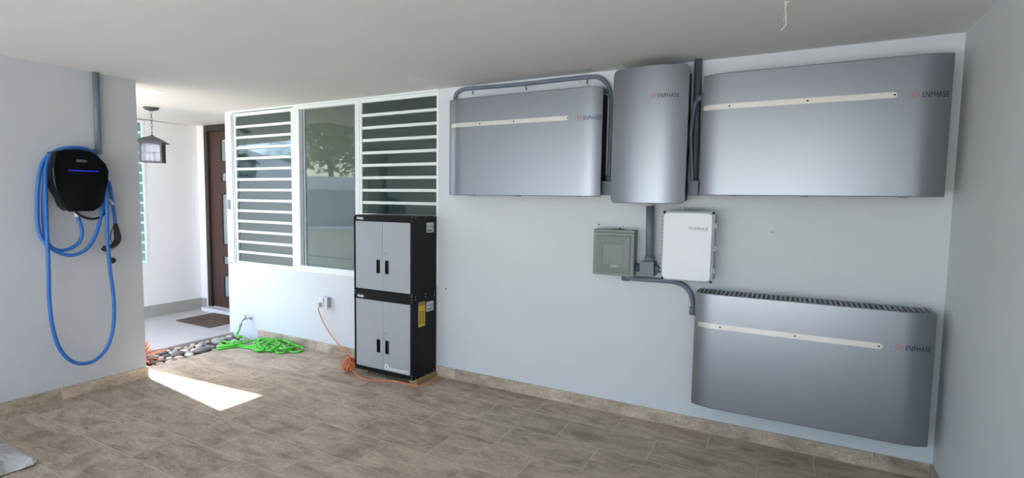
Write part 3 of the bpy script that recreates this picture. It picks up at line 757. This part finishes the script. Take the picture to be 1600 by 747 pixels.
# ------------------------------------------------------------------ steel cabinets
CX0, CX1, CYF, CYB = -3.488, -2.803, -.339, -.013
zb0, zmid, ztop = .051, .768, 1.474
def steel_cabinet(z0, z1, label, extra):
    root = thing('steel_cabinet', ((CX0+CX1)/2, (CYF+CYB)/2, z0), label, 'cabinet', 'black steel garage cabinets')
    b = MB(); t_ = .008; fw = .026
    b.box(CX0, CX0+t_, CYF, CYB, z0, z1); b.box(CX1-t_, CX1, CYF, CYB, z0, z1)
    b.box(CX0+t_, CX1-t_, CYF, CYB, z0, z0+.03); b.box(CX0+t_, CX1-t_, CYF, CYB, z1-.012, z1); b.box(CX0+t_, CX1-t_, CYB-.006, CYB, z0+.03, z1-.012)
    b.box(CX0+t_, CX0+fw, CYF, CYF+.02, z0+.03, z1-.012); b.box(CX1-fw, CX1-t_, CYF, CYF+.02, z0+.03, z1-.012)
    b.box(CX0+fw, CX1-fw, CYF, CYF+.02, z1-.052, z1-.012)
    b.box(CX0+.0005, CX1-.0005, CYF-.003, CYF, z1-.054, z1-.002, .001)
    b.build('body', M['black'], root)
    da, db, dz0, dz1 = CX0+.030, CX1-.030, z0+.040, z1-.056; dm = (da+db)/2+.006
    for k, (a, c) in enumerate(((da, dm-.0015), (dm+.0015, db))):
        # door with a recessed pull: sheet with a window cut from four strips
        hx = (c-.067 if k == 0 else a+.030); hw_, hz0, hh_ = .035, dz0+.155, .115
        q = MB(); y0, y1 = CYF-.006, CYF+.012
        q.box(a, hx, y0, y1, dz0, dz1); q.box(hx+hw_, c, y0, y1, dz0, dz1)
        q.box(hx, hx+hw_, y0, y1, dz0, hz0); q.box(hx, hx+hw_, y0, y1, hz0+hh_, dz1)
        d = q.build('door', M['door_grey'], root)
        q = MB(); q.box(hx, hx+hw_, y1-.002, y1+.004, hz0, hz0+hh_)
        for (u0, u1, v0, v1) in ((hx-.003, hx+.003, hz0-.003, hz0+hh_+.003), (hx+hw_-.003, hx+hw_+.003, hz0-.003, hz0+hh_+.003), (hx+.003, hx+hw_-.003, hz0-.003, hz0+.003), (hx+.003, hx+hw_-.003, hz0+hh_-.003, hz0+hh_+.003)):
            q.box(u0, u1, y0-.002, y1, v0, v1)
        q.build('handle', M['rubber'], d)
        if k == 1:
            MB().lathe([(.008, 0), (.008, -.004), (.003, -.005)], (a+.030, y0-.0005, hz0+hh_+.065), 12, axis=1).build('lock', M['screw'], d)
            if extra:
                q = MB(); Pp = lambda u, v: (a+.018+u, y0-.0012, dz0+.014+v-.0)
                text_into(q, 'D', .062, lambda u, v: Pp(u, v), 0, bold=.003)
                x0_ = .045; wd = text_width('URAMAGNETIC', .030, bold=.001)
                text_into(q, 'URAMAGNETIC', .030, lambda u, v: Pp(x0_+u*((c-a-.018-x0_-.012)/wd), v), 0, bold=.0012)
                q.build('lettering', M['text_white'], d)
    q = MB(); bxx = CX0+.035
    q.box(bxx, bxx+.085, CYF-.0045, CYF-.003, z1-.046, z1-.012, 0, 0)
    text_into(q, 'Husky', .030, lambda u, v: (bxx+.008+u, CYF-.0052, z1-.038+v), 1, bold=.001, font_shear=.3)
    q.build('badge', [M['housing'], M['text_white']], root)
    sc_ = []
    for zz in (z0+.016, z1-.010):
        for xx in (CX0+.010, CX1-.012): sc_.append(((xx, CYF-.003, zz), 1))
        for yy in (CYF+.03, CYF+.17, CYB-.03): sc_.append(((CX1, yy, zz), 0))
    sc_.append(((CX1-.012, CYF-.001, z1-.035), 1)); sc_.append(((CX1-.012, CYF-.001, z0+.036), 1))
    for p, ax_ in sc_:
        MB().lathe([(.0055, 0), (.0045, .0035*(1 if ax_ == 0 else -1)), (.001, .004*(1 if ax_ == 0 else -1))], p, 8, axis=ax_).build('bolt', M['screw'], root)
    q = MB()
    for k in range(8):
        q.lathe([(.006, 0), (.006, .0008)], (CX1+.0002, CYF+.13, z0+.10+k*.068), 8, axis=0)
    q.build('side_holes', M['text_dark'], root)
    lz0 = z1-.145
    q = MB(); q.box(CX1, CX1+.001, CYB-.145, CYB-.04, lz0, lz0+.088, 0, 0)
    q.box(CX1+.001, CX1+.0013, CYB-.13, CYB-.085, lz0+.052, lz0+.058, 0, 1); q.box(CX1+.001, CX1+.0013, CYB-.13, CYB-.06, lz0+.012, lz0+.026, 0, 1); q.box(CX1+.001, CX1+.0013, CYB-.07, CYB-.055, lz0+.038, lz0+.066, 0, 1)
    q.build('label_sticker', [M['paper'], M['text_grey']], root)
    return root
steel_cabinet(zmid, ztop, 'upper black steel cabinet with grey doors, stacked on the lower one', False)
lowc = steel_cabinet(zb0, zmid-.001, 'lower black steel cabinet with grey doors and white lettering', True)
q = MB(); q.box(CX1, CX1+.001, CYF+.070, CYF+.165, .505, .690, 0, 0)
for k in range(9):
    for j in range(2): q.box(CX1+.001, CX1+.0013, CYF+.080+j*.042, CYF+.110+j*.042, .53+k*.013, .536+k*.013, 0, 1)
q.box(CX1, CX1+.001, CYF+.070, CYF+.165, .690, .725, 0, 2)
q.build('notice', [M['yellow'], M['text_dark'], M['timber']], lowc)
t = thing('timber_plinth', (-3.07, -.25, 0), 'pine board plinth under the stacked black cabinets', 'plinth')
for x0, x1, y0, y1 in ((CX1-.07, CX1+.016, -.308, -.018), (CX0+.02, CX0+.10, -.28, -.022)):
    MB().box(x0, x1, y0, y1, .001, .049, .003).build('bearer', M['timber'], t)
MB().box(CX0+.101, CX1-.071, -.10, -.022, .001, .049, .003).build('cross_board', M['timber'], t)

# ------------------------------------------------------------------ outlet and extension cord
t = thing('outlet_box', (-4.19, 0, .48), 'surface mounted white outlet box with a plug above the orange cord', 'outlet')
MB().box(-4.255, -4.155, -.055, -.001, .488, .592, .005).build('back_box', M['lightgrey'], t)
fp = MB().box(-4.262, -4.150, -.063, -.055, .480, .600, .003).build('face_plate', M['whitebox'], t)
for zz in (.515, .565): MB().prism([( -4.206+.016*math.cos(a), zz+.017*math.sin(a)) for a in [2*PI*k/16 for k in range(16)]], 1, -.066, -.062).build('socket', M['paper'], fp)
b = MB(); b.box(-4.258, -4.19, -.078, -.064, .500, .598, .004); b.build('cover_flap', M['whitebox'], t)
b = MB(); b.prism([(-4.235, .500), (-4.205, .500), (-4.212, .548), (-4.228, .548)], 1, -.112, -.079, bev=.003); b.build('plug', M['plug'], t)
def floor(x, y, z=.0): p = at(x, y, 2, z); return (p.x, p.y, z)
# orange cord: plug -> wall -> floor tangle -> round the plinth
rc = .0052
P = [(-4.22, -.105, .497), (-4.235, -.095, .46), (-4.225, -.07, .38), (-4.18, -.05, .28), (-4.07, -.05, .175), (-3.95, -.055, .10), (-3.84, -.06, .05), (-3.74, -.09, .012), (-3.66, -.16, .008), (-3.60, -.24, .03)]
rnd = random.Random(5); cc = Vector((-3.585, -.315, .062))
for k in range(11):
    nrm = Vector((rnd.gauss(0, 1), rnd.gauss(0, 1), rnd.gauss(0, .8))).normalized(); a1 = nrm.orthogonal().normalized(); a2 = nrm.cross(a1)
    R_ = rnd.uniform(.035, .068); c_ = cc+Vector((rnd.uniform(-.02, .02), rnd.uniform(-.03, .03), rnd.uniform(-.015, .02))); ph = rnd.uniform(0, 6)
    for q_ in range(7):
        p_ = c_+(a1*math.cos(ph+q_)+a2*math.sin(ph+q_)*1.15)*R_
        P.append((min(p_.x, CX0-.012), p_.y, max(.008+.004*(k % 3), p_.z)))
P += [(CX0-.03, -.37, .05)]
P += [floor(x, y, .006) for x, y in ((556, 583), (560, 588), (570, 592.5), (590, 594.5), (612, 595), (635, 599), (655, 603), (668, 600), (679, 594))]
P += [(-2.765, -.10, .006), (-2.762, -.03, .006)]
tag(MB().tube(crom(P, 6), rc, 8).build('extension_cord', M['orange']), 'orange extension cord bundled on the floor at the black cabinets', 'cord')

# ------------------------------------------------------------------ tap and green hose
t = thing('garden_tap', (-5.46, 0, .2), 'silver garden tap on the white wall above the pebbles', 'tap')
b = MB(); b.lathe([(.020, 0), (.020, -.006), (.012, -.010)], (-5.46, -.001, .215), 14, axis=1)
b.tube(crom([(-5.46, -.01, .215), (-5.46, -.045, .217), (-5.46, -.085, .215), (-5.465, -.115, .200), (-5.468, -.125, .175)], 5), [.010]*9+[.012]*6+[.0125]*6, 12)
b.lathe([(.014, 0), (.012, .02), (.007, .032)], (-5.46, -.075, .222), 12)
b.build('body', M['brass'], t)
b = MB(); b.tube([(-5.49, -.075, .262), (-5.475, -.075, .258), (-5.46, -.075, .256), (-5.445, -.075, .258), (-5.43, -.075, .262)], [.007, .005, .007, .005, .007], 8); b.build('handle', M['brass'], t)
MB().cyl((-5.468, -.126, .178), (-5.470, -.128, .150), .0155, 12).build('hose_coupling', M['brass'], t)
def hz(u, v, z=.011): return floor(335+u/10.67, 490+v/10.67, z)
P = [(-5.470, -.128, .152), (-5.478, -.14, .10), (-5.49, -.16, .05)]
P += [hz(*q) for q in ((405, 400, .035), (470, 385, .035), (500, 430, .04), (470, 480, .035), (380, 520, .02), (310, 505, .02), (330, 465, .03), (400, 462, .045), (430, 490, .03), (380, 535, .02), (250, 565, .012), (120, 590, .011), (50, 590, .011), (90, 560, .02), (230, 535, .03), (300, 500, .035),
     (200, 470, .02), (110, 480, .015), (120, 520, .015), (220, 530, .03), (330, 520, .04), (480, 490, .03), (640, 450, .03), (760, 425, .045), (900, 420, .035), (1050, 440, .03), (1180, 470, .025), (1290, 520, .025), (1300, 590, .013), (1200, 620, .02), (1080, 560, .04), (960, 500, .05), (820, 560, .04), (720, 620, .012), (660, 600, .012), (650, 520, .03), (720, 460, .045), (860, 440, .05), (1010, 470, .06), (1130, 520, .05), (1190, 600, .03), (1150, 650, .013), (1050, 655, .013), (1020, 610, .02), (1080, 585, .035), (1180, 590, .045), (1330, 560, .03), (1440, 560, .02), (1470, 600, .012), (1400, 640, .012), (1270, 635, .012), (1190, 560, .04), (1250, 500, .05), (1150, 450, .05), (980, 430, .06), (850, 500, .06), (790, 590, .02), (720, 630, .012), (690, 560, .04), (740, 440, .07), (760, 410, .07), (720, 470, .06), (760, 560, .05), (860, 610, .02), (960, 625, .012), (1000, 590, .025), (930, 540, .05), (870, 570, .045), (900, 620, .025), (1000, 570, .05), (1090, 500, .06), (930, 450, .07), (780, 490, .07), (600, 545, .02), (430, 530, .03), (420, 555, .012), (600, 575, .012), (700, 590, .03), (800, 610, .03), (880, 500, .075), (1000, 450, .075), (1200, 450, .04), (1330, 520, .035), (1420, 545, .03))]
hose_r = .0108
tag(MB().tube(crom(P, 6), hose_r, 10).build('garden_hose', M['green']), 'bright green garden hose heaped on the floor by the tap', 'hose')

# ------------------------------------------------------------------ EV charger on the left wall
xf = -4.862
t = thing('vehicle_charger', (XL, -1.82, 1.48), 'glossy black vehicle charger with blue light bar and blue cable on left wall', 'charger')
def LW(x, y, xx): p = at(x, y, 0, xx); return (p.y, p.z)
px = [(86, 236), (103, 233), (122, 233), (141, 236), (152, 242), (166, 256), (171, 268), (169, 282), (163, 308), (157, 324), (147, 330), (110, 331), (101, 323), (97, 312), (90, 300), (84, 284), (82, 262)]
front = [LW(x, y, xf) for x, y in px]
b = MB(); b.prism(front, 0, -4.90, xf, bev=.012); b.build('front_cover', M['gloss_black'], t, smooth=False)
cyc = sum(p[0] for p in front)/len(front); czc = sum(p[1] for p in front)/len(front)
back = [(cyc+(p[0]-cyc)*1.0, czc+(p[1]-czc)*.98) for p in front]
b = MB(); b.prism(back, 0, XL+.001, -4.901); b.build('back_shell', M['rubber'], t)
b = MB()
lb0, lb1 = LW(107, 266, xf), LW(154, 268.5, xf)
b.box(xf, xf+.0012, lb0[0], lb1[0], lb0[1]-.003, lb0[1]+.004); b.build('light_bar', M['led'], t)
b = MB(); ta, tb = LW(119, 252, xf), LW(135, 253, xf); wd = text_width('GSION', .026, bold=.001)
text_into(b, 'GSION', .026, lambda u, v: (xf+.0012, ta[0]+u*((tb[0]-ta[0])/wd), ta[1]-.004+v), 0, bold=.001)
b.build('lettering', M['text_grey'], t)
b = MB(); pA = LW(84, 268, -4.93); 
for k in range(3): b.box(-4.935, -4.90, back[15][0]-.004, back[15][0]+.02, 1.80-.018*k, 1.806-.018*k)
b.build('side_vent', M['screw_dark'], t)
# cable hook / holster arm
b = MB(); b.tube(crom([(-4.985, -1.655, 1.62), (-4.93, -1.64, 1.60), (-4.90, -1.62, 1.57), (-4.905, -1.60, 1.545), (-4.95, -1.595, 1.55)], 5), .012, 8); b.build('cable_hook', M['lightgrey'], t)
b = MB(); b.tube(crom([(-4.90,)+LW(118, 331, -4.90), (-4.89,)+LW(128, 338, -4.89), (-4.885,)+LW(142, 342, -4.885), (-4.89,)+LW(155, 340, -4.89), (-4.91,)+LW(164, 332, -4.91), (-4.93,)+LW(166, 318, -4.93)], 6), .010, 8); b.build('holster_loop', M['rubber'], t)
def cab(pp): return [(v,)+LW(x, y, v) for x, y, v in pp]
r_c = .0135
P = cab([(120, 336, -4.915), (124, 346, -4.91), (128, 360, -4.905), (126, 374, -4.90), (118, 384, -4.90), (105, 390, -4.90), (92, 391, -4.905), (80, 386, -4.92), (72, 374, -4.935), (68, 350, -4.95), (68, 310, -4.955), (70, 275, -4.95), (74, 250, -4.945), (84, 240, -4.94), (100, 233, -4.94), (118, 230.5, -4.94), (138, 234, -4.94), (150, 244, -4.945), (163, 275, -4.955), (166, 300, -4.94), (162, 318, -4.90), (157, 340, -4.89), (152, 360, -4.885), (143, 380, -4.88), (130, 393, -4.875), (112, 399, -4.875), (95, 396, -4.88), (80, 388, -4.89), (65, 372, -4.915), (59, 350, -4.935), (58, 310, -4.945), (61, 275, -4.95), (68, 252, -4.95), (80, 240, -4.955), (98, 232, -4.96)])
P += cab([(118, 232, -4.965), (95, 236, -4.965), (80, 246, -4.96), (73, 262, -4.955), (71, 290, -4.93), (72, 330, -4.905), (73.5, 370, -4.865), (75, 400, -4.86), (76, 430, -4.87), (77, 470, -4.88), (82, 510, -4.885), (92, 542, -4.89), (108, 562, -4.89), (128, 568.5, -4.89), (150, 562, -4.89), (168, 542, -4.89), (177, 510, -4.89), (178, 470, -4.89), (173, 430, -4.885), (169, 390, -4.87), (167.5, 350, -4.86), (167, 320, -4.87), (165, 300, -4.89), (164, 282, -4.945), (170, 286, -4.955), (174, 305, -4.94), (178, 330, -4.93), (180, 350, -4.925)])
MB().tube(crom(P, 5), r_c, 10).build('cable', M['blue'], t)
P = cab([(119.5, 333, -4.918), (121, 339, -4.913)]); MB().tube(P, .017, 12).build('cable_gland', M['text_white'], t)
# connector
b = MB(); b.tube(crom(cab([(180, 349, -4.925), (182, 360, -4.92), (184, 372, -4.915), (181, 380, -4.91), (174, 385, -4.905), (166, 388, -4.90)]), 5), [.014+.011*math.sin(PI*min(1, i/22)) for i in range(26)], 12)
cn = b.build('connector', M['rubber'], t)
b = MB(); b.tube(crom(cab([(178, 352, -4.915), (174, 362, -4.91), (173, 374, -4.905), (176, 380, -4.905)]), 4), .004, 6); b.build('trigger_guard', M['rubber'], cn)
b = MB(); b.tube(crom(cab([(186, 374, -4.915), (184, 382, -4.912), (176, 390, -4.908), (170, 394, -4.905)]), 4), .007, 6); b.build('latch', M['lightgrey'], cn)
b = MB(); a = cab([(166, 386, -4.905), (162, 391, -4.90)]); b.tube(a, .021, 14); b.build('nozzle', M['rubber'], cn)
b = MB(); c = cab([(175, 407, -4.93)])[0]; b.lathe([(.024, 0), (.026, .01), (.022, .02), (.005, .022)], c, 16, axis=0); b.tube(crom(cab([(170, 393, -4.905), (172, 398, -4.91), (174, 404, -4.92)]), 3), .0035, 6); b.build('dust_cap', M['rubber'], cn)
conduit([(XL+.025, -1.655, 2.599), (XL+.025, -1.660, 1.95)], .0225, 'vertical grey conduit from the ceiling down to the black charger', smooth=False)

# ------------------------------------------------------------------ small wall items
t = tag(MB().box(-5.835, -5.79, -.014, -.001, 1.47, 1.585, .003).build('door_chime_button', M['boxgrey']), 'small grey box on the white pier left of the louvre windows', 'wall button')
def screw_at(x, y, name='wall_screw', label='', r=.006):
    p = at(x, y, 1, 0); o = MB().lathe([(r, 0), (r*.8, -.004), (.001, -.006)], (p.x, -.0005, p.z), 8, axis=1).build(name, M['screw_dark']); tag(o, label, 'screw'); return o
screw_at(697, 451, label='dark screw in the wall right of the black cabinets')
screw_at(935.5, 351, label='dark screw just above the breaker panel')
screw_at(1207, 363, label='tiny dark screw in the wall below the right upper battery', r=.004)
screw_at(905, 128, label='tiny dark screw above the left upper battery', r=.004)
o = MB().box(-5.835, -5.77, -.003, -.0005, .835, .842).build('wall_bracket', M['screw_dark']); tag(o, 'thin dark bracket low on the white pier', 'bracket')
# dark stain of flaked paint on the ceiling behind the units, frayed string
p = at(1227, 3, 2, 2.6)
tz = 2.6; tx, ty = p.x, p.y
rnd = random.Random(3); b = MB()
def tpt(x, y): q_ = at(x, y, 1, ty); return (q_.x, q_.y, min(2.597, q_.z))
b.tube(crom([tpt(1227, 3), tpt(1226.5, 8), tpt(1227, 14), tpt(1228, 22), tpt(1228.5, 30), tpt(1228, 38), tpt(1224, 44), tpt(1220, 47)], 5), .0022, 6)
b.tube(crom([tpt(1228, 4), tpt(1228.8, 8), tpt(1226.5, 16), tpt(1225.5, 24), tpt(1224.7, 34)], 5), .0016, 5)
b.tube(crom([tpt(1227, 3), tpt(1231, 2.5), tpt(1234, 1)], 3), .0022, 5)
b.ball((tx, ty, 2.599), .006, sc=(1, 1, .5), seg=8, rings=5)
tag(b.build('frayed_string', M['thread']), 'frayed white string hanging from the ceiling', 'string')

# ------------------------------------------------------------------ covered bundle at the lower left edge
t = thing('covered_bundle', (-4.3, -2.75, 0), 'dark bundle under crumpled grey plastic at the lower left corner', 'bundle')
b = MB(); c0 = Vector((-4.42, -2.86, 0))
MB().box(-4.72, -3.93, -3.10, -2.66, .001, .055, .02).build('dark_bag', M['rubber'], t)
nU, nV = 34, 26; rnd = random.Random(9); g = []
from mathutils import noise as NZ
for i in range(nU+1):
    row = []
    for j in range(nV+1):
        u, v = i/nU, j/nV
        x = -4.80+.91*u; y = -3.2+.70*v
        e = min(u, 1-u, v, 1-v)*4; hgt = .20*min(1, e)**.6
        q_ = NZ.noise(Vector((x*9, y*9, 0)))*.03+NZ.noise(Vector((x*26, y*26, 3)))*.016
        z = max(.006+.004*abs(q_)*30, .012+hgt*(.62+.25*NZ.noise(Vector((x*3, y*3, 7))))+q_)
        x += NZ.noise(Vector((x*12, y*12, 5)))*.03; y += NZ.noise(Vector((x*12, y*12, 9)))*.03
        row.append(b.bm.verts.new((x, y, z)))
    g.append(row)
for i in range(nU):
    for j in range(nV): b.bm.faces.new((g[i][j], g[i+1][j], g[i+1][j+1], g[i][j+1]))
sh = b.build('plastic_sheet', M['sheet'], t)
md = sh.modifiers.new('thickness', 'SOLIDIFY'); md.thickness = .002
